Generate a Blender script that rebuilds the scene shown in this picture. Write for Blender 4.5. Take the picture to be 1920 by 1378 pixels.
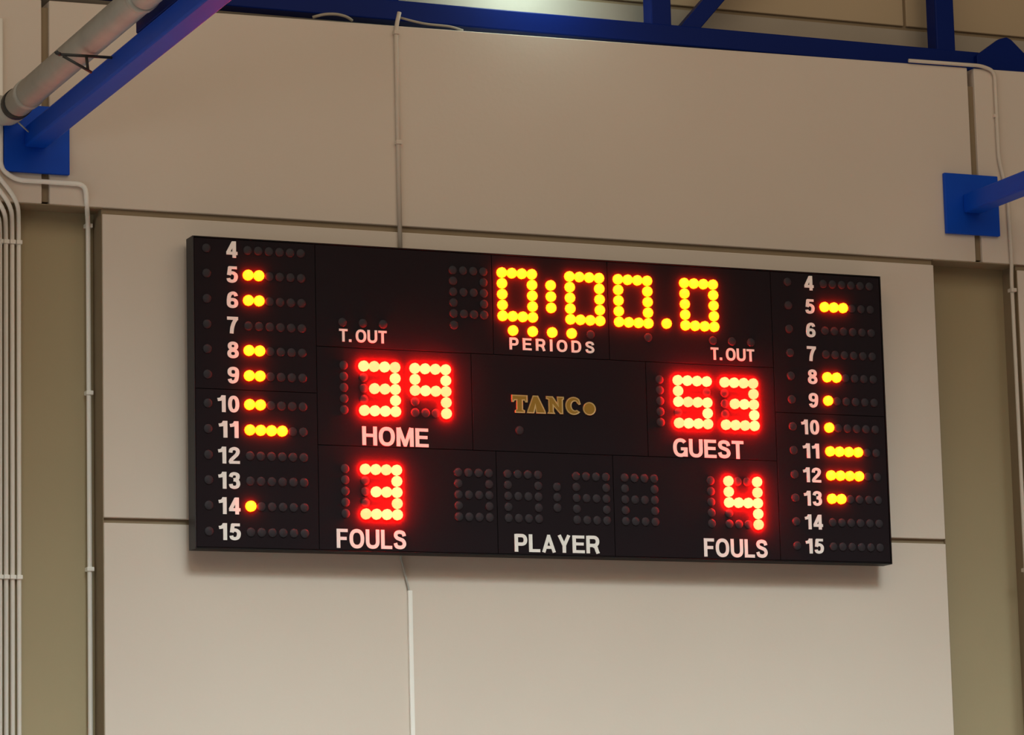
import bpy, bmesh, math, random
from mathutils import Vector, Matrix

for o in list(bpy.data.objects):
    bpy.data.objects.remove(o, do_unlink=True)
scene = bpy.context.scene
COL = scene.collection
random.seed(7)

# ------------------------------------------------------------------ camera
# world: x right along the wall, y into the wall (panel faces at y = 0), z up, floor at z = 0
Z0 = 3.7                                   # height of the scoreboard's centre
YAW, PITCH, ROLL = 0.4088290, 0.1631893, -0.0245501
CAM = Vector((-5.5554745, -12.516897, -2.0802848 + Z0))
fwd = Vector((math.sin(YAW) * math.cos(PITCH), math.cos(YAW) * math.cos(PITCH), math.sin(PITCH)))
rgt = Vector((math.cos(YAW), -math.sin(YAW), 0))
upv = rgt.cross(fwd)
r2 = rgt * math.cos(ROLL) + upv * math.sin(ROLL)
u2 = -rgt * math.sin(ROLL) + upv * math.cos(ROLL)
cam = bpy.data.cameras.new('camera')
cam.sensor_width = 36
cam.lens = 36 * 6498.76 / 1920
cam.clip_end = 200
camo = bpy.data.objects.new('camera', cam)
M3 = Matrix((r2, u2, -fwd)).transposed()
camo.matrix_world = Matrix.Translation(CAM) @ M3.to_4x4()
COL.objects.link(camo)
scene.camera = camo

# ------------------------------------------------------------------ light
scene.view_settings.view_transform = 'Standard'
scene.view_settings.look = 'None'
scene.view_settings.gamma = 1
scene.view_settings.exposure = 0.0
scene.view_settings.use_curve_mapping = False

world = bpy.data.worlds.new('hall_ambient')
scene.world = world
world.use_nodes = True
wb = world.node_tree.nodes['Background']
wb.inputs[0].default_value = (1.0, 0.80, 0.62, 1)
wb.inputs[1].default_value = 0.13


def area(name, loc, target, sx, sy, power, color, spread=180):
    l = bpy.data.lights.new(name, 'AREA')
    l.shape = 'RECTANGLE'
    l.size, l.size_y = sx, sy
    l.energy = power
    l.color = color
    l.spread = math.radians(spread)
    o = bpy.data.objects.new(name, l)
    o.location = loc
    d = Vector(target) - Vector(loc)
    o.rotation_euler = d.to_track_quat('-Z', 'Y').to_euler()
    COL.objects.link(o)
    return o


# daylight of an unseen clerestory window, spread narrowed to fade it up the wall
area('clerestory_daylight', (0, -7.0, 7.6), (0, 0, 0.6), 12, 2.4, 122, (0.84, 1.0, 1.0), 30)
# the hall's warm ceiling lamps
area('ceiling_lamp_row', (-1.0, -6.0, 7.6), (0, 0, 4.2), 12, 4.0, 180, (1.0, 0.81, 0.57))
# low windows in the side wall on the left
area('side_window_daylight', (-10, -5.5, 2.2), (0, 0, 2.6), 5, 2.2, 62, (0.86, 1.0, 1.0))


# ------------------------------------------------------------------ materials
def new_mat(name):
    m = bpy.data.materials.new(name)
    m.use_nodes = True
    nt = m.node_tree
    return m, nt, nt.nodes['Principled BSDF']


def paint(name, col, rough=0.6, var=0.06, scale=3.0, bump=0.15, bscale=60.0, spec=0.4, metal=0.0):
    m, nt, b = new_mat(name)
    N, L = nt.nodes, nt.links
    tc = N.new('ShaderNodeTexCoord')
    n1 = N.new('ShaderNodeTexNoise')
    n1.inputs['Scale'].default_value = scale
    n1.inputs['Detail'].default_value = 6
    mr = N.new('ShaderNodeMapRange')
    mr.inputs[3].default_value = 1 - var
    mr.inputs[4].default_value = 1 + var
    mx = N.new('ShaderNodeMix')
    mx.data_type = 'RGBA'
    mx.blend_type = 'MULTIPLY'
    mx.inputs[0].default_value = 1
    mx.inputs[6].default_value = (*col, 1)
    L.new(tc.outputs['Object'], n1.inputs['Vector'])
    L.new(n1.outputs['Fac'], mr.inputs[0])
    L.new(mr.outputs[0], mx.inputs[7])
    L.new(mx.outputs[2], b.inputs['Base Color'])
    b.inputs['Roughness'].default_value = rough
    b.inputs['Metallic'].default_value = metal
    b.inputs['Specular IOR Level'].default_value = spec
    if bump:
        n2 = N.new('ShaderNodeTexNoise')
        n2.inputs['Scale'].default_value = bscale
        n2.inputs['Detail'].default_value = 4
        bp = N.new('ShaderNodeBump')
        bp.inputs['Strength'].default_value = bump
        bp.inputs['Distance'].default_value = 0.004
        L.new(tc.outputs['Object'], n2.inputs['Vector'])
        L.new(n2.outputs['Fac'], bp.inputs['Height'])
        L.new(bp.outputs[0], b.inputs['Normal'])
    return m


def glow(name, col, strength):
    m, nt, b = new_mat(name)
    N, L = nt.nodes, nt.links
    oi = N.new('ShaderNodeObjectInfo')
    mr = N.new('ShaderNodeMapRange')
    mr.inputs[3].default_value = strength * 0.85
    mr.inputs[4].default_value = strength * 1.15
    L.new(oi.outputs['Random'], mr.inputs[0])
    b.inputs['Base Color'].default_value = (0.2, 0.12, 0.05, 1)
    b.inputs['Emission Color'].default_value = (*col, 1)
    L.new(mr.outputs[0], b.inputs['Emission Strength'])
    return m


CREAM = paint('cream_painted_concrete', (0.69, 0.60, 0.525), 0.75, 0.035, 1.6, 0.12, 45)
CREAM2 = paint('shaded_cream_concrete', (0.50, 0.39, 0.26), 0.8, 0.06, 1.6, 0.12, 45)  # the wall cream with the set-back wall's shade put into the colour
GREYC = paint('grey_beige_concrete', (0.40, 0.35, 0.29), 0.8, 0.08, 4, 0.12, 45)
OLIVE = paint('olive_paint', (0.375, 0.305, 0.186), 0.7, 0.05, 2.5, 0.1, 50)
BROWN = paint('brown_joint_sealant', (0.27, 0.205, 0.13), 0.8, 0.12, 8, 0.1, 50)
BLUE = paint('blue_gloss_enamel', (0.003, 0.068, 0.54), 0.45, 0.08, 6, 0.03, 40, 0.15)
NAVY = paint('navy_gloss_enamel', (0.001, 0.013, 0.14), 0.42, 0.08, 6, 0.03, 40, 0.10)
WHITE = paint('white_conduit_plastic', (0.92, 0.89, 0.84), 0.35, 0.03, 8, 0.0)
CREAMPIPE = paint('cream_painted_conduit', (0.66, 0.58, 0.50), 0.5, 0.03, 8, 0.0)
GALV = paint('galvanised_steel', (0.43, 0.42, 0.385), 0.55, 0.25, 9, 0.1, 30, 0.4, 0.0)
DARKM = paint('blackened_steel', (0.03, 0.028, 0.026), 0.5, 0.1, 9, 0.0)
FACE = paint('black_board_face', (0.0185, 0.0135, 0.0165), 0.6, 0.10, 3, 0.02, 70, 0.03)
CASE = paint('black_cabinet_metal', (0.007, 0.006, 0.007), 0.5, 0.08, 6, 0.03, 70, 0.2)
TRIM = paint('dark_grey_trim', (0.035, 0.032, 0.036), 0.5, 0.08, 6, 0.02, 70, 0.3)
LETTER = paint('white_vinyl_letter', (0.97, 0.95, 0.92), 0.5, 0.02, 8, 0.0)
GOLD = paint('gold_rim', (0.62, 0.42, 0.16), 0.45, 0.06, 20, 0.0, 40, 0.5)
OCHRE = paint('ochre_inlay', (0.34, 0.17, 0.012), 0.55, 0.08, 20, 0.0)
UNLIT = paint('smoky_unlit_lamp', (0.027, 0.023, 0.029), 0.6, 0.15, 40, 0.0, 40, 0.25)
FLOORM = paint('sports_floor', (0.62, 0.60, 0.55), 0.5, 0.05, 1.2, 0.02, 30)
RED = glow('red_led_glow', (1.0, 0.0128, 0.0044), 70)
REDS = glow('red_led_side_glow', (1.0, 0.0018, 0.0006), 480)
YEL = glow('amber_led_glow', (1.0, 0.045, 0.0005), 23)
YELS = glow('amber_led_side_glow', (1.0, 0.018, 0.0002), 57)


# ------------------------------------------------------------------ helpers
def link_mesh(name, me, parent=None):
    o = bpy.data.objects.new(name, me)
    COL.objects.link(o)
    if parent is not None:
        o.parent = parent
    return o


def bm_obj(name, bm, mats, parent=None, smooth=False):
    me = bpy.data.meshes.new(name)
    bmesh.ops.recalc_face_normals(bm, faces=bm.faces[:])
    bm.to_mesh(me)
    bm.free()
    for m in (mats if isinstance(mats, (list, tuple)) else [mats]):
        me.materials.append(m)
    if smooth:
        for p in me.polygons:
            p.use_smooth = True
    return link_mesh(name, me, parent)


def add_box(bm, x0, x1, y0, y1, z0, z1, bev=0.0):
    r = bmesh.ops.create_cube(bm, size=1)
    vs = r['verts']
    for v in vs:
        v.co = Vector(((x0 + x1) / 2 + v.co.x * (x1 - x0), (y0 + y1) / 2 + v.co.y * (y1 - y0), (z0 + z1) / 2 + v.co.z * (z1 - z0)))
    if bev:
        es = list({e for v in vs for e in v.link_edges})
        bmesh.ops.bevel(bm, geom=es, offset=bev, segments=2, affect='EDGES', profile=0.5)


def box(name, x0, x1, y0, y1, z0, z1, mat, parent=None, bev=0.0):
    bm = bmesh.new()
    add_box(bm, x0, x1, y0, y1, z0, z1, bev)
    return bm_obj(name, bm, mat, parent)


def prism(name, pts, y0, y1, mats, parent=None, bev=0.0):
    """outline in the x-z plane, given thickness from y0 (front) to y1"""
    bm = bmesh.new()
    f = bm.faces.new([bm.verts.new((x, y0, z)) for x, z in pts])
    ex = bmesh.ops.extrude_face_region(bm, geom=[f])
    for v in ex['geom']:
        if isinstance(v, bmesh.types.BMVert):
            v.co.y = y1
    if bev:
        bmesh.ops.bevel(bm, geom=bm.edges[:], offset=bev, segments=1, affect='EDGES')
    return bm_obj(name, bm, mats, parent)


def bar(name, a, b, w, h, mat, parent=None, bev=0.004):
    """square tube from a to b"""
    a, b = Vector(a), Vector(b)
    d = (b - a)
    bm = bmesh.new()
    add_box(bm, -w / 2, w / 2, -h / 2, h / 2, 0, d.length, bev)
    q = d.to_track_quat('Z', 'Y')
    bmesh.ops.transform(bm, matrix=Matrix.Translation(a) @ q.to_matrix().to_4x4(), verts=bm.verts[:])
    return bm_obj(name, bm, mat, parent)


def smooth_path(pts, r=0.04, n=5):
    pts = [Vector(p) for p in pts]
    out = [pts[0]]
    for i in range(1, len(pts) - 1):
        p, a, c = pts[i], pts[i - 1], pts[i + 1]
        d1, d2 = (a - p), (c - p)
        k = min(r, d1.length * .45, d2.length * .45)
        s, e = p + d1.normalized() * k, p + d2.normalized() * k
        for j in range(n + 1):
            t = j / n
            out.append(s * (1 - t) ** 2 + p * 2 * t * (1 - t) + e * t * t)
    out.append(pts[-1])
    return out


def tube_mesh(bm, pts, r, seg=10):
    rings = []
    prev = None
    for i, p in enumerate(pts):
        d = (pts[min(i + 1, len(pts) - 1)] - pts[max(i - 1, 0)]).normalized()
        if prev is None:
            ref = Vector((0, -1, 0)) if abs(d.y) < .9 else Vector((1, 0, 0))
        else:
            ref = prev
        a = (ref - d * ref.dot(d)).normalized()
        prev = a
        c = d.cross(a)
        rings.append([bm.verts.new(p + (a * math.cos(2 * math.pi * k / seg) + c * math.sin(2 * math.pi * k / seg)) * r) for k in range(seg)])
    for A, B in zip(rings, rings[1:]):
        for k in range(seg):
            bm.faces.new((A[k], A[(k + 1) % seg], B[(k + 1) % seg], B[k]))
    bm.faces.new(rings[0])
    bm.faces.new(rings[-1])


def tube(name, pts, r, mat, parent=None, rad=0.04, seg=12, lift=True):
    pts = [Vector(p) + Vector((0, 0, Z0)) for p in pts] if lift else [Vector(p) for p in pts]
    bm = bmesh.new()
    tube_mesh(bm, smooth_path(pts, rad) if len(pts) > 2 else pts, r, seg)
    return bm_obj(name, bm, mat, parent, True)


def tag(o, label, cat=None, group=None, kind=None):
    o['label'] = label
    if cat:
        o['category'] = cat
    if group:
        o['group'] = group
    if kind:
        o['kind'] = kind
    return o


def empty(name, loc):
    o = bpy.data.objects.new(name, None)
    o.empty_display_size = .1
    o.location = loc
    COL.objects.link(o)
    return o


def adopt(child, root):
    """parent while keeping world-space vertex coordinates"""
    child.parent = root
    child.matrix_parent_inverse = Matrix.Translation(root.location).inverted()
    return child


# ------------------------------------------------------------------ the setting
TOPL = lambda x: Z0 + 1.5385 + 0.0128 * x            # top edge of the big upper panels
bm = bmesh.new()
add_box(bm, -7, 7, 0.13, 0.42, 0, Z0 + 1.45)         # core behind the columns
for x0, x1 in ((-7, -2.2354), (-1.8225, 1.8225), (2.2354, 7)):
    add_box(bm, x0, x1, 0.016, 0.14, 0, Z0 + 0.72)   # backing of the bays
for x0, x1, zt in ((-7, -3.5, 1.44), (-3.5, 3.5, 1.487), (3.5, 7, 1.487)):
    add_box(bm, x0, x1, 0.016, 0.20, Z0 + 0.725, Z0 + zt)   # ring beam behind the upper panels
add_box(bm, -7, 7, 0.265, 0.42, Z0 + 1.44, Z0 + 5.2)  # set-back wall above the ledge
wall = bm_obj('wall_back', bm, BROWN)
tag(wall, 'cream panelled hall wall with olive columns and brown joints', kind='structure')


def panel(pts, y0, y1, mat, name='panel'):
    return prism(name, pts, y0, y1, mat, wall, 0.0025)


# upper band of panels over the columns
for x0, x1 in ((-7, -2.0605), (-2.030, 2.033), (2.066, 7)):
    panel([(x0, Z0 + 0.7145), (x1, Z0 + 0.7145), (x1, TOPL(x1)), (x0, TOPL(x0))], 0, 0.18, CREAM)
# bays below
for x0, x1 in ((-7, -2.2354), (-1.8225, 1.8225), (2.2354, 7)):
    panel([(x0, Z0 - 0.478), (x1, Z0 - 0.478), (x1, Z0 + 0.689), (x0, Z0 + 0.689)], 0, 0.05, CREAM)
    panel([(x0, 0.0), (x1, 0.0), (x1, Z0 - 0.4985), (x0, Z0 - 0.4985)], 0, 0.05, CREAM)
# olive columns in the recesses
for x0, x1 in ((-2.2354, -1.8225), (1.8225, 2.2354)):
    box('column', x0, x1, 0.12, 0.14, 0, Z0 + 0.722, OLIVE, wall)
    box('soffit', x0, x1, 0.002, 0.118, Z0 + 0.7105, Z0 + 0.7143, BROWN, wall)
    # painted reveals of the recess
    box('reveal', x0, x0 + 0.003, 0.004, 0.12, 0, Z0 + 0.689, BROWN, wall)
    box('reveal', x1 - 0.003, x1, 0.004, 0.12, 0, Z0 + 0.689, BROWN, wall)
# set-back wall above the ledge, its shade put into darker grey and cream
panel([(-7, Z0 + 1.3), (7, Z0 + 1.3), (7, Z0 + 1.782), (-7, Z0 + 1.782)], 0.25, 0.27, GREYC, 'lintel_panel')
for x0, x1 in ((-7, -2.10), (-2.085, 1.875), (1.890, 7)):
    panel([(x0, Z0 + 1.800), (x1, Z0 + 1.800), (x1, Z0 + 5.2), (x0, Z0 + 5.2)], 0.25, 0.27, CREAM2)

fl = box('floor', -9, 9, -16, 0.42, -0.1, 0, FLOORM)
tag(fl, 'pale smooth sports floor of the hall', kind='structure')

# ------------------------------------------------------------------ scoreboard
YB = -0.11                                             # plane of the board's face
board = empty('scoreboard', (0, 0, Z0 - 0.602))
tag(board, 'wide black electronic scoreboard with lit red and amber numerals on the cream wall', 'scoreboard')
bm = bmesh.new()
add_box(bm, -1.497, 1.497, YB + 0.006, -0.036, Z0 - 0.599, Z0 + 0.599)
adopt(bm_obj('cabinet', bm, CASE), board)
for b_ in ((-1.5, -1.495, YB - .003, -.035, Z0 - .602, Z0 + .602), (1.495, 1.5, YB - .003, -.035, Z0 - .602, Z0 + .602),
           (-1.495, 1.495, YB - .003, -.035, Z0 + .597, Z0 + .602), (-1.495, 1.495, YB - .003, -.035, Z0 - .602, Z0 - .597)):
    adopt(box('edge_trim', *b_, TRIM if b_[0] == -1.5 else CASE, None, 0.0015), board)
for x in (-1.1, -.35, .35, 1.1):
    adopt(box('mounting_rail', x - .03, x + .03, -.037, -.0005, Z0 - .50, Z0 + .50, CASE), board)

FP = []
XS = (-1.494, -1.0015, 0.985, 1.494)
cells = [(-1.494, -1.0015, 0.011, .596), (-1.494, -1.0015, -.596, 0.011),
         (0.985, 1.494, 0.011, .596), (0.985, 1.494, -.596, 0.011),
         (-1.0015, -.258, .195, .596), (-.258, .247, .195, .596), (.247, .985, .195, .596),
         (-1.0015, -.355, -.19, .195), (-.355, .405, -.19, .195), (.405, .985, -.19, .195),
         (-1.0015, -.258, -.596, -.19), (-.258, .247, -.596, -.19), (.247, .985, -.596, -.19)]
for x0, x1, z0, z1 in cells:
    g = .0012
    o = box('face_panel', x0 + g, x1 - g, YB, YB + .008, Z0 + z0 + g, Z0 + z1 - g, FACE, None, 0.0012)
    adopt(o, board)
    FP.append((x0, x1, z0, z1, o))


def panel_at(x, z):
    for x0, x1, z0, z1, o in FP:
        if x0 <= x <= x1 and z0 <= z <= z1:
            return o
    return FP[8][4]


# lamp meshes: a collar-less bullet lens that stands proud of the face
def lamp_mesh(name, r, h, mat, side=None, seg=12):
    prof = [(r, 0.001), (r, -h * .52), (r * .93, -h * .66), (r * .72, -h * .85), (r * .40, -h * .96)]
    bm = bmesh.new()
    rings = [[bm.verts.new((a * math.cos(2 * math.pi * k / seg), y, a * math.sin(2 * math.pi * k / seg))) for k in range(seg)] for a, y in prof]
    tip = bm.verts.new((0, -h, 0))
    for A, B in zip(rings, rings[1:]):
        for k in range(seg):
            bm.faces.new((A[k], A[(k + 1) % seg], B[(k + 1) % seg], B[k]))
    for k in range(seg):
        bm.faces.new((rings[-1][k], rings[-1][(k + 1) % seg], tip))
    bmesh.ops.recalc_face_normals(bm, faces=bm.faces[:])
    me = bpy.data.meshes.new(name)
    bm.to_mesh(me)
    bm.free()
    me.materials.append(mat)
    if side:
        me.materials.append(side)
    for i, p in enumerate(me.polygons):
        p.use_smooth = True
        if side and i < seg:
            p.material_index = 1                       # the straight flank of the lens
    return me


R_LIT, R_OFF = 0.0212, 0.0178
ME_RED = lamp_mesh('led_red', R_LIT, 0.022, RED, REDS)
ME_YEL = lamp_mesh('led_amber', R_LIT * .985, 0.022, YEL, YELS)
ME_OFF = lamp_mesh('led_off', R_OFF, 0.006, UNLIT)
minor = []                                             # unlit row lamps, too many to pick apart


def led(x, z, me):
    o = bpy.data.objects.new('led', me)
    COL.objects.link(o)
    p = panel_at(x, z)
    o.parent = p
    # the face panel's own parent inverse already puts it in world coordinates
    o.location = (x, YB, Z0 + z)
    return o


SEG = {'0': ['1111', '1001', '1001', '1001', '1111'], '3': ['1111', '0001', '0111', '0001', '1111'],
       '9': ['1111', '1001', '1111', '0001', '0001'], '5': ['1111', '1000', '1111', '0001', '1111'],
       '4': ['1001', '1001', '1111', '0001', '0001'], ' ': ['0000'] * 5}
EIGHT = ['1111', '1001', '1111', '1001', '1111']
PX, PZ = 0.0433, 0.0435


def digit(ch, x, z, me, hide_off=False):
    for r in range(5):
        for c in range(4):
            if EIGHT[r][c] == '0':
                continue
            X, Z = x + c * PX, z - r * PZ
            if SEG[ch][r][c] == '1':
                led(X, Z, me)
            elif not hide_off:
                led(X, Z, ME_OFF)


ZT, ZS, ZF = 0.525, 0.124, -0.2797
digit(' ', -0.4255, ZT, ME_OFF)
for x in (-0.2173, 0.0770, 0.2905, 0.5870):
    digit('0', x, ZT, ME_YEL, True)
for k in range(3):
    led(-0.0065, 0.4843 - .0455 * k, ME_YEL)
led(0.5023, 0.354, ME_YEL)
for k in range(4):
    led(-0.1744 + .0848 * k, 0.2937, ME_YEL)
led(0.165, 0.2937, ME_OFF)
led(0.250 + .0848 * 2, 0.2937, ME_OFF)
led(-0.4255, 0.305, ME_OFF)
digit('3', -0.8095, ZS, ME_RED)
digit('9', -0.5965, ZS, ME_RED)
digit('5', 0.5440, ZS, ME_RED)
digit('3', 0.7550, ZS, ME_RED)
digit('3', -0.8105, ZF, ME_RED)
digit('4', 0.7570, ZF, ME_RED)
for k in range(5):
    led(-0.892, ZS - PZ * k, ME_OFF)
    led(0.464, ZS - PZ * k, ME_OFF)
    led(-0.893, ZF - PZ * k, ME_OFF)
    led(0.678, ZF - PZ * k, ME_OFF)
for x in (-0.4215, -0.2112, 0.0835, 0.2960):
    digit(' ', x, ZF, ME_OFF)
for k in range(3):
    led(-0.0008, -0.325 - .0414 * k, ME_OFF)
    led(-0.8932 + .0846 * k, 0.2935, ME_OFF)
    led(0.7110 + .0863 * k, 0.2947, ME_OFF)
led(-0.1549, -0.1046, ME_OFF)

ROWZ = [0.556, 0.458, 0.3595, 0.2605, 0.1645, 0.0668, -0.045, -0.1432, -0.2425, -0.339, -0.436, -0.535]
LEFT = [0, 2, 2, 0, 2, 2, 2, 4, 0, 0, 1, 0]
RIGHT = [0, 3, 0, 0, 2, 1, 1, 4, 4, 2, 0, 0]
for i, z in enumerate(ROWZ):
    for lit, x0, xs in ((LEFT[i], -1.278, -1.4444), (RIGHT[i], 1.2285, 1.0620)):
        minor.append((xs, z))
        for k in range(6):
            x = x0 + .0434 * k
            if k < lit:
                led(x, z, ME_YEL)
            else:
                minor.append((x, z))
bm = bmesh.new()
for x, z in minor:
    n0 = len(bm.verts)
    bm.from_mesh(ME_OFF)
    bm.verts.ensure_lookup_table()
    for v in bm.verts[n0:]:
        v.co += Vector((x, YB, Z0 + z))
o = adopt(bm_obj('unlit_lamps', bm, UNLIT, None, True), board)
o['kind'] = 'stuff'
o['label'] = 'small dark unlit lamps of the player rows'


# lettering: plain bold grotesque capitals and figures drawn as strokes (cap height 1)
def arc(cx, cy, rx, ry, a0, a1, n=18):
    out = []
    for k in range(n + 1):
        a = math.radians(a0 + (a1 - a0) * k / n)
        c, q = math.cos(a), math.sin(a)
        e = 0.86                                       # a little squarer than an ellipse
        out.append((cx + rx * math.copysign(abs(c) ** e, c), cy + ry * math.copysign(abs(q) ** e, q)))
    return out


def spline(P, n=5):
    Q = [P[0]] + list(P) + [P[-1]]
    out = []
    for i in range(1, len(Q) - 2):
        p0, p1, p2, p3 = Q[i - 1], Q[i], Q[i + 1], Q[i + 2]
        for k in range(n):
            t = k / n
            out.append(tuple(0.5 * (2 * p1[j] + (p2[j] - p0[j]) * t + (2 * p0[j] - 5 * p1[j] + 4 * p2[j] - p3[j]) * t * t
                                    + (3 * p1[j] - p0[j] - 3 * p2[j] + p3[j]) * t ** 3) for j in (0, 1)))
    out.append(P[-1])
    return out


ST = 0.19
H_ = ST / 2
SIX = [arc(.28, .305, .19, .21, 0, 360, 24), spline([(.465, .73), (.41, .87), (.29, .905), (.15, .80), (.095, .53), (.09, .31)])]
GL = {
    'T': (.64, [[(.32, 0), (.32, .95)], [(0, 1 - H_), (.64, 1 - H_)]]),
    'H': (.74, [[(H_, 0), (H_, 1)], [(.74 - H_, 0), (.74 - H_, 1)], [(H_, .53), (.74 - H_, .53)]]),
    'E': (.66, [[(H_, 0), (H_, 1)], [(H_, .915), (.65, .915)], [(H_, .085), (.66, .085)], [(H_, .52), (.61, .52)]]),
    'F': (.60, [[(H_, 0), (H_, 1)], [(H_, .915), (.60, .915)], [(H_, .50), (.54, .50)]]),
    'L': (.60, [[(H_, 0), (H_, 1)], [(H_, .085), (.60, .085)]]),
    'I': (.20, [[(.10, 0), (.10, 1)]]),
    'O': (.80, [arc(.40, .50, .40 - H_, .51 - H_, 0, 360, 32)]),
    'U': (.74, [[(H_, 1), (H_, .40)] + arc(.37, .38, .37 - H_, .39 - H_, 180, 360, 16) + [(.74 - H_, .40), (.74 - H_, 1)]]),
    'S': (.68, [spline([(.58, .69), (.52, .85), (.34, .905), (.17, .86), (.11, .73), (.18, .60), (.34, .53), (.51, .455), (.585, .29), (.51, .145), (.34, .095), (.155, .15), (.09, .32)])]),
    'P': (.68, [[(H_, 0), (H_, 1)], [(H_, .915), (.38, .915)] + arc(.38, .675, .205, .24, 90, -90, 12) + [(H_, .435)]]),
    'R': (.74, [[(H_, 0), (H_, 1)], [(H_, .915), (.40, .915)] + arc(.40, .685, .215, .23, 90, -90, 12) + [(H_, .455)], [(.38, .44), (.52, .36), (.57, .18), (.635, 0)]]),
    'D': (.74, [[(H_, 0), (H_, 1)], [(H_, .915), (.32, .915)] + arc(.32, .5, .325, .415, 90, -90, 16) + [(H_, .085)]]),
    'G': (.78, [arc(.40, .50, .40 - H_, .51 - H_, 42, 335, 28), [(.685, .02), (.685, .50)], [(.42, .44), (.78, .44)]]),
    'A': (.76, [[(.095, 0), (.38, .93)], [(.665, 0), (.38, .93)], [(.19, .29), (.57, .29)], [(.30, .955), (.46, .955)]]),
    'Y': (.72, [[(.36, 0), (.36, .45)], [(.36, .40), (.10, 1)], [(.36, .40), (.62, 1)]]),
    'M': (.86, [[(H_, 0), (H_, 1)], [(.86 - H_, 0), (.86 - H_, 1)], [(.12, 1), (.43, .06)], [(.74, 1), (.43, .06)], [(.36, .045), (.50, .045)]]),
    '.': (.20, [[(.10, 0), (.10, .20)]]),
    ' ': (.14, []),
    '0': (.56, [arc(.28, .50, .28 - H_, .50 - H_, 0, 360, 28)]),
    '1': (.40, [[(.305, 0), (.305, 1)], [(.00, .735), (.14, .76), (.24, .85), (.28, .97)]]),
    '2': (.56, [spline([(.095, .66), (.13, .83), (.28, .905), (.43, .84), (.46, .70), (.40, .54), (.26, .38), (.13, .22), (.09, .06)]), [(.03, .085), (.56, .085)]]),
    '3': (.56, [spline([(.09, .71), (.15, .86), (.28, .905), (.42, .85), (.445, .72), (.40, .60), (.24, .545)]), spline([(.24, .545), (.41, .49), (.465, .31), (.41, .15), (.27, .095), (.13, .15), (.09, .29)])]),
    '4': (.58, [[(.41, 0), (.41, 1)], [(0, .275), (.58, .275)], [(.37, .95), (.075, .28)]]),
    '5': (.56, [[(.11, .915), (.52, .915)], [(.17, .95), (.115, .46)], spline([(.115, .48), (.20, .59), (.32, .60), (.445, .50), (.465, .34), (.41, .16), (.27, .095), (.13, .14), (.09, .27)])]),
    '6': (.56, SIX),
    '7': (.56, [[(0, .915), (.55, .915)], spline([(.46, .90), (.34, .66), (.255, .36), (.22, 0)])]),
    '8': (.56, [arc(.28, .735, .165, .17, 0, 360, 22), arc(.28, .285, .19, .19, 0, 360, 22)]),
    '9': (.56, [[(.56 - x, 1 - y) for x, y in P] for P in SIX]),
}


def ribbon(bm, P, w, fx, fz, y0, y1):
    """stroke of width w along P; fx, fz map glyph units to board coordinates"""
    closed = len(P) > 3 and (P[0][0] - P[-1][0]) ** 2 + (P[0][1] - P[-1][1]) ** 2 < 1e-6
    P = [Vector(p) for p in P]
    P = [p for i, p in enumerate(P) if i == 0 or (p - P[i - 1]).length > 1e-4]
    Lf, Rt = [], []
    n = len(P)
    for i, p in enumerate(P):
        a = P[i - 1] if i else (P[-2] if closed else None)
        c = P[i + 1] if i < n - 1 else (P[1] if closed else None)
        d1 = (p - a).normalized() if a is not None else None
        d2 = (c - p).normalized() if c is not None else None
        d1 = d1 or d2
        d2 = d2 or d1
        nn = (Vector((-d1.y, d1.x)) + Vector((-d2.y, d2.x))).normalized()
        k = w / 2 / max(.5, nn.dot(Vector((-d1.y, d1.x))))
        Lf.append(p + nn * k)
        Rt.append(p - nn * k)
    mk = lambda q, y: bm.verts.new((fx(q.x), y, fz(q.y)))
    rows = [(mk(l, y0), mk(r, y0), mk(r, y1), mk(l, y1)) for l, r in zip(Lf, Rt)]
    for A, B in zip(rows, rows[1:]):
        for k in range(3):
            bm.faces.new((A[k], B[k], B[k + 1], A[k + 1])) if k != 1 else bm.faces.new((A[1], B[1], B[2], A[2]))
        bm.faces.new((A[3], B[3], B[0], A[0]))
    bm.faces.new(rows[0])
    bm.faces.new(rows[-1])


def lettering(body, x0, x1, z0, z1, name='lettering', track=0.09):
    """one word; its strokes stand 2 mm proud of the board face"""
    wsum = sum(GL[c][0] for c in body) + track * (len(body) - 1)
    cap = z1 - z0
    sx = (x1 - x0) / wsum
    bm = bmesh.new()
    x = 0.0
    for c in body:
        w, S = GL[c]
        for i, P in enumerate(S):
            xx = x
            st = ST if c not in 'AYM' or len(P) == 2 and abs(P[0][0] - P[1][0]) < .01 else ST * .92
            if c in 'AM' and len(P) == 2 and abs(P[0][1] - P[1][1]) < .01 and (P[0][1] > .9 or P[0][1] < .1):
                st = .09
            if c in 'EFLTHPRDG25' and len(P) == 2 and abs(P[0][1] - P[1][1]) < .01:
                st = .17
            ribbon(bm, P, st, lambda q: x0 + (xx + q) * sx, lambda q: Z0 + z0 + q * cap, YB - .0022 - .00004 * (i % 5), YB + .001)
        x += w + track
    o = bm_obj(name, bm, LETTER)
    o.parent = panel_at((x0 + x1) / 2, (z0 + z1) / 2)
    return o


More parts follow.
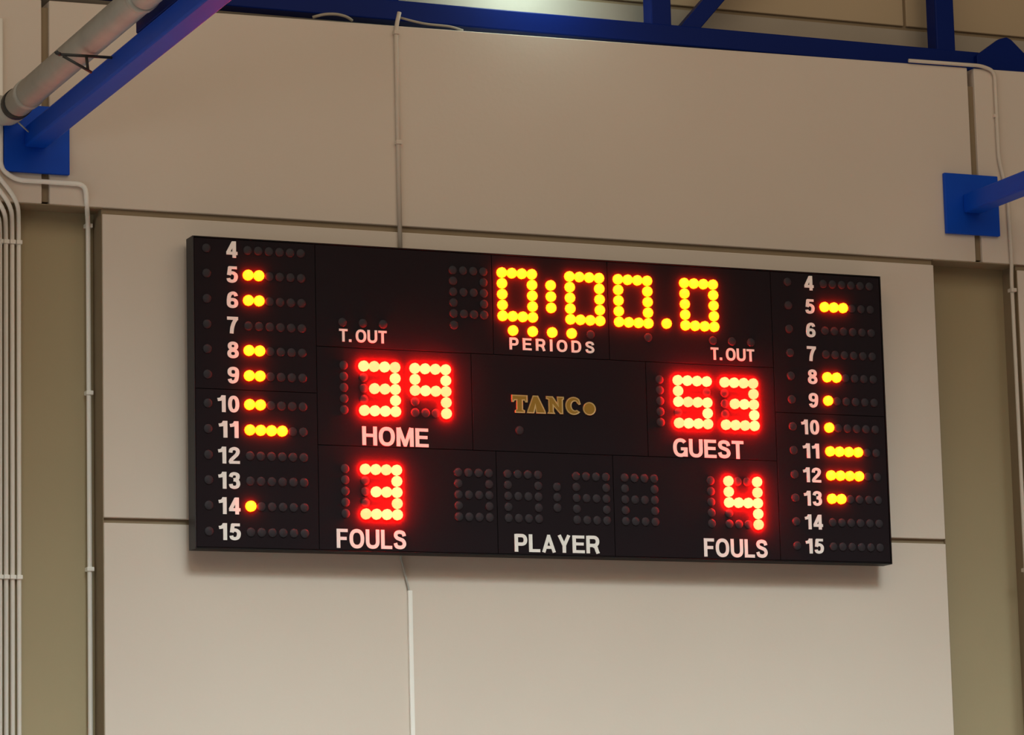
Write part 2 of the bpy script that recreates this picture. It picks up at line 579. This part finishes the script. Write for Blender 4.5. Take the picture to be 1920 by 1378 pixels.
lettering('T. OUT', -0.9075, -0.7095, 0.2175, 0.268)
lettering('T. OUT', 0.6995, 0.8975, 0.2160, 0.267)
lettering('HOME', -0.8190, -0.5430, -0.1850, -0.1115)
lettering('GUEST', 0.5160, 0.8330, -0.1870, -0.1130)
lettering('FOULS', -0.9310, -0.6450, -0.5870, -0.5130)
lettering('FOULS', 0.6395, 0.9258, -0.5880, -0.5140)
lettering('PLAYER', -0.1885, 0.1795, -0.5860, -0.5160)
lettering('PERIODS', -0.1893, 0.1797, 0.2180, 0.2660, track=0.32)
for i, z in enumerate(ROWZ):
    t = str(4 + i)
    for xr, hh in ((-1.3185, .0645), (1.1840, .0610)):
        ww = hh * (.70 if len(t) == 1 else 1.34)
        if t[0] == '1' and t == '11':
            ww = hh * 1.22
        xe = xr - (.004 if t == '11' else 0)
        lettering(t, xe - ww, xe, z - hh / 2, z + hh / 2, 'numeral', track=.12)


# gold maker's lettering, each letter a rim around a sunk ochre inlay
def gold_letter(pts, x0, x1, z0, z1, name='gold_letter'):
    bm = bmesh.new()
    P = [(x0 + a * (x1 - x0), Z0 + z0 + b * (z1 - z0)) for a, b in pts]
    f = bm.faces.new([bm.verts.new((x, YB - .006, z)) for x, z in P])
    f.normal_update()
    ex = bmesh.ops.extrude_face_region(bm, geom=[f])
    back = [v for v in ex['geom'] if isinstance(v, bmesh.types.BMVert)]
    for v in back:
        v.co.y = YB + .001
    bmesh.ops.recalc_face_normals(bm, faces=bm.faces[:])
    front = [q for q in bm.faces if all(abs(v.co.y - (YB - .006)) < 1e-6 for v in q.verts)]
    bmesh.ops.inset_region(bm, faces=front, thickness=.0045, depth=-.002, use_even_offset=True)
    for q in front:
        q.material_index = 1
    o = bm_obj(name, bm, [GOLD, OCHRE])
    o.parent = panel_at((x0 + x1) / 2, 0)
    return o


T_ = [(0, 1), (1, 1), (1, .60), (.86, .60), (.80, .70), (.70, .70), (.70, .20), (.82, .15), (.82, 0), (.20, 0), (.20, .15), (.30, .20), (.30, .70), (.18, .70), (.13, .60), (0, .60)]
A_ = [(.33, 1), (.60, 1), (.97, .15), (1, 0), (.50, 0), (.45, .30), (.38, 0), (0, 0), (.04, .15)]
N_ = [(0, 1), (.38, 1), (.64, .60), (.62, .86), (.62, 1), (1, 1), (1, .84), (.94, .80), (.94, 0), (.78, 0), (.42, .42), (.42, .14), (.50, 0), (.06, 0), (.13, .14), (.13, .80), (0, .84)]
C_ = []
for k in range(19):
    a = math.radians(48 + k * (318 - 48) / 18)
    C_.append((.53 + .53 * math.cos(a), .5 + .5 * math.sin(a)))
for k in range(15):
    a = math.radians(300 - k * (300 - 62) / 14)
    C_.append((.60 + .22 * math.cos(a), .5 + .25 * math.sin(a)))
C_ += [(.86, .56), (.98, .60)]
O_ = [(.5 + .5 * math.cos(2 * math.pi * k / 20), .5 + .5 * math.sin(2 * math.pi * k / 20)) for k in range(20)]
gold_letter(T_, -.1867, -.1190, -.0350, .0365)
gold_letter(A_, -.1225, -.0405, -.0345, .0365)
gold_letter(N_, -.0385, .0385, -.0335, .0365)
gold_letter(C_, .0450, .1130, -.0345, .0380)
gold_letter(O_, .1215, .1770, -.0340, .0195)

# ------------------------------------------------------------------ blue beams standing out from the wall
for x0, x1, tlx, tlz, lab in ((-2.212, -1.956, -2.133, 1.005, 'blue square steel beam reaching out from a wall plate, next to the grey pipe'),
                              (1.885, 2.148, 1.970, 1.000, 'blue square steel beam reaching out from a wall plate at the right picture edge')):
    root = empty('roof_beam', ((x0 + x1) / 2, 0, Z0 + 0.828))
    tag(root, lab, 'beam', 'blue beams fixed to the wall on plates')
    adopt(box('wall_plate', x0, x1, -0.020, -0.0005, Z0 + 0.828, Z0 + 1.090, BLUE, None, 0.003), root)
    w, h = .085, .08
    adopt(box('tube', tlx, tlx + w, -6.0, -0.019, Z0 + tlz - h, Z0 + tlz, BLUE, None, 0.008), root)
    adopt(box('top_flange', tlx, tlx + w * .9, -6.0, -1.45, Z0 + tlz, Z0 + tlz + .05, NAVY, None, 0.004), root)

# ------------------------------------------------------------------ blue truss lying on the ledge
root = empty('wall_truss', (0, 0.10, Z0 + 1.571))
tag(root, 'dark blue steel truss running along the ledge above the scoreboard', 'truss')
adopt(box('bottom_chord', -5.5, 5.5, 0.06, 0.145, Z0 + 1.571, Z0 + 1.656, NAVY, None, 0.005), root)
adopt(box('top_chord', -5.5, 5.5, 0.06, 0.145, Z0 + 2.55, Z0 + 2.635, NAVY, None, 0.005), root)
for xc in (-2.10, -0.745, 0.611, 1.972, 3.33):
    adopt(box('post', xc - .046, xc + .046, 0.062, 0.143, Z0 + 1.65, Z0 + 2.56, NAVY, None, 0.005), root)
for xa, xb in ((0.700, 1.56), (2.12, 2.98), (-0.66, 0.20)):
    if xa != 2.12:
        adopt(bar('diagonal', (xa, .1025, Z0 + 1.600), (xb, .1025, Z0 + 2.56), .062, .07, NAVY), root)
adopt(prism('gusset', [(2.108, Z0 + 1.636), (2.222, Z0 + 1.716), (2.262, Z0 + 1.728), (2.285, Z0 + 1.718), (2.43, Z0 + 1.59), (2.43, Z0 + 1.574), (2.108, Z0 + 1.574)], 0.035, 0.060, NAVY, None, 0.003), root)

# floodlight hung on the truss, just over the picture's upper edge
root = empty('floodlight', (0.02, -0.02, Z0 + 1.95))
tag(root, 'grey floodlight clamped to the blue truss above the scoreboard', 'lamp')
bm = bmesh.new()
add_box(bm, -0.15, 0.19, -0.10, 0.04, Z0 + 1.94, Z0 + 2.03, .012)
adopt(bm_obj('housing', bm, GALV), root)
adopt(bar('arm', (0.02, -0.03, Z0 + 2.02), (0.02, 0.05, Z0 + 2.58), .03, .012, DARKM, None, 0.002), root)
m, nt, b = new_mat('floodlight_glass')
b.inputs['Emission Color'].default_value = (0.85, 1.0, 0.93, 1)
b.inputs['Emission Strength'].default_value = 6
adopt(box('lens', -0.13, 0.17, -0.085, 0.025, Z0 + 1.932, Z0 + 1.9415, m, None, 0.001), root)
l = bpy.data.lights.new('floodlight_beam', 'AREA')
l.shape = 'RECTANGLE'
l.size, l.size_y = .28, .09
l.energy = 4.5
l.color = (0.72, 1.0, 0.92)
lo = bpy.data.objects.new('floodlight_beam', l)
lo.location = (0.02, -0.03, Z0 + 1.927)
lo.rotation_euler = (math.radians(50), 0, 0)
COL.objects.link(lo)
adopt(lo, root)

# ------------------------------------------------------------------ grey pipe beside the left beam
root = empty('grey_pipe', (-2.21, -0.1, Z0 + 1.048))
tag(root, 'thick grey metal pipe running out from the wall above the blue beam', 'pipe')
adopt(tube('pipe_run', [(-2.2085, -0.06, 1.0475), (-2.2085, -6.0, 1.0475)], .054, GALV, seg=24), root)
adopt(tube('elbow', [(-2.2085, -0.16, 1.0475), (-2.2085, -0.07, 1.0475), (-2.40, -0.07, 1.0475)], .057, GALV, rad=.08, seg=24), root)
for y in (-.17, -.33, -1.75):
    adopt(tube('coupling', [(-2.2085, y, 1.0475), (-2.2085, y - .045, 1.0475)], .0575, GALV if y != -.17 else DARKM, seg=24), root)

root = empty('wire_bracket', (-2.10, -1.19, Z0 + .93))
tag(root, 'small black triangular rod bracket between grey pipe and blue beam', 'bracket')
BR = [(-2.3259, -1.19, 0.9813), (-2.1398, -1.19, 0.9847), (-2.3164, -1.19, 0.9764), (-2.2132, -1.19, 0.9254), (-2.2322, -1.19, 0.9812), (-2.2266, -1.19, 0.9320)]
for i, j in ((0, 1), (2, 3), (4, 5)):
    adopt(tube('rod', [BR[i], BR[j]], .0055, DARKM, seg=8), root)
adopt(tube('hook', [BR[0], (BR[0][0] - .012, -1.19, BR[0][2] + .004), (BR[0][0] - .016, -1.19, BR[0][2] + .010)], .0075, DARKM, rad=.01, seg=8), root)
tag(tube('thin_wire', [(-2.186, -.10, 1.005), (-2.155, -.10, .978), (-2.125, -.07, .968), (-2.10, -.035, .975)], .003, GALV, rad=.02, seg=6),
    'thin pale wire hanging across the top of the left blue wall plate', 'wire')


# ------------------------------------------------------------------ conduits
def clip(x, y, z, w, root, mat=WHITE):
    adopt(box('clip', x - w, x + w, y - .0145, y + .02, Z0 + z - .008, Z0 + z + .008, mat, None, 0.002), root)


for i, (x, lab) in enumerate(((-2.1225, 'white vertical conduit nearest the olive column face, right of its bundle'),
                              (-2.1480, 'white vertical conduit second from the right in the bundle at the left edge'),
                              (-2.1725, 'white vertical conduit third from the right in the bundle at the left edge'),
                              (-2.1960, 'white vertical conduit at the very left edge of the picture'))):
    root = empty('conduit', (x, .10, 0))
    tag(root, lab, 'conduit', 'bundled white conduits on the left column')
    d = -0.0245 * i
    pts = [(x, .104, -Z0), (x, .104, 0.655 - .018 * i), (x - .035, -.014, 0.715 - .018 * i), (x - .16, -.014, 0.865 - .018 * i), (x - .30, -.014, 1.03 - .018 * i)]
    adopt(tube('conduit_tube', pts, .0088, WHITE, rad=.06), root)
    for z in (-.70, .58, -1.9):
        clip(x, .104, z, .0112, root)

root = empty('conduit', (-1.8485, .10, 0))
tag(root, 'white conduit beside the left panel edge that bends under the blue plate', 'conduit')
pts = [(-1.8485, .100, -Z0), (-1.8500, .100, .665), (-1.888, -.013, .722), (-1.893, -.013, .797), (-2.165, -.013, .797), (-2.2235, -.013, .835), (-2.225, -.013, 1.42)]
adopt(tube('conduit_tube', pts, .0095, WHITE, rad=.055), root)
for z in (.66, .01, -.665, -1.9):
    clip(-1.8490, .100, z, .014, root)

root = empty('conduit', (2.21, 0, 0))
tag(root, 'white conduit at the right edge, running down from the ledge past the blue plate', 'conduit')
pts = [(1.74, -.012, 1.570), (2.100, -.012, 1.575), (2.163, -.012, 1.555), (2.163, -.012, 1.17), (2.197, -.012, 1.02), (2.203, -.012, .74), (2.207, .004, .66), (2.207, .004, -Z0)]
adopt(tube('conduit_tube', pts, .0082, CREAMPIPE, rad=.04), root)
for z in (.60, 1.36, -.6):
    clip(2.207 if z < 1 else 2.163, .0, z, .013, root, CREAMPIPE)

root = empty('conduit', (-.606, 0, Z0 + .6))
tag(root, 'thin cream conduit running from the blue truss down to the scoreboard top', 'conduit')
adopt(tube('conduit_tube', [(-.590, -.010, 1.585), (-.606, -.010, 1.52), (-.606, -.010, .60)], .0088, CREAMPIPE, rad=.03), root)
for z in (1.50, 1.05):
    clip(-.606, -.010, z, .012, root, CREAMPIPE)

root = empty('cable_trunking', (-.592, 0, 0))
tag(root, 'thin white cable trunking running down the wall below the scoreboard', 'trunking')
adopt(box('trunking', -.6015, -.5835, -.014, -.0003, 0, Z0 - .735, WHITE, None, 0.002), root)
adopt(tube('cable', [(-.630, -.012, -.585), (-.6265, -.010, -.615), (-.600, -.008, -.715), (-.594, -.008, -.75)], .0042, GALV, rad=.02, seg=8), root)

tag(tube('loose_cable', [(-.945, .03, 1.545), (-.90, .02, 1.559), (-.85, .015, 1.563), (-.80, .03, 1.560), (-.77, .05, 1.552)], .006, GREYC, rad=.03, seg=8),
    'short loose pale cable on the ledge, left of the thin conduit', 'cable')
tag(tube('loose_cable', [(-.575, .02, 1.572), (-.53, .01, 1.560), (-.47, .01, 1.552), (-.36, .01, 1.551), (-.30, .03, 1.545)], .005, GREYC, rad=.03, seg=8),
    'loose pale cable on the ledge, right of the thin conduit', 'cable')
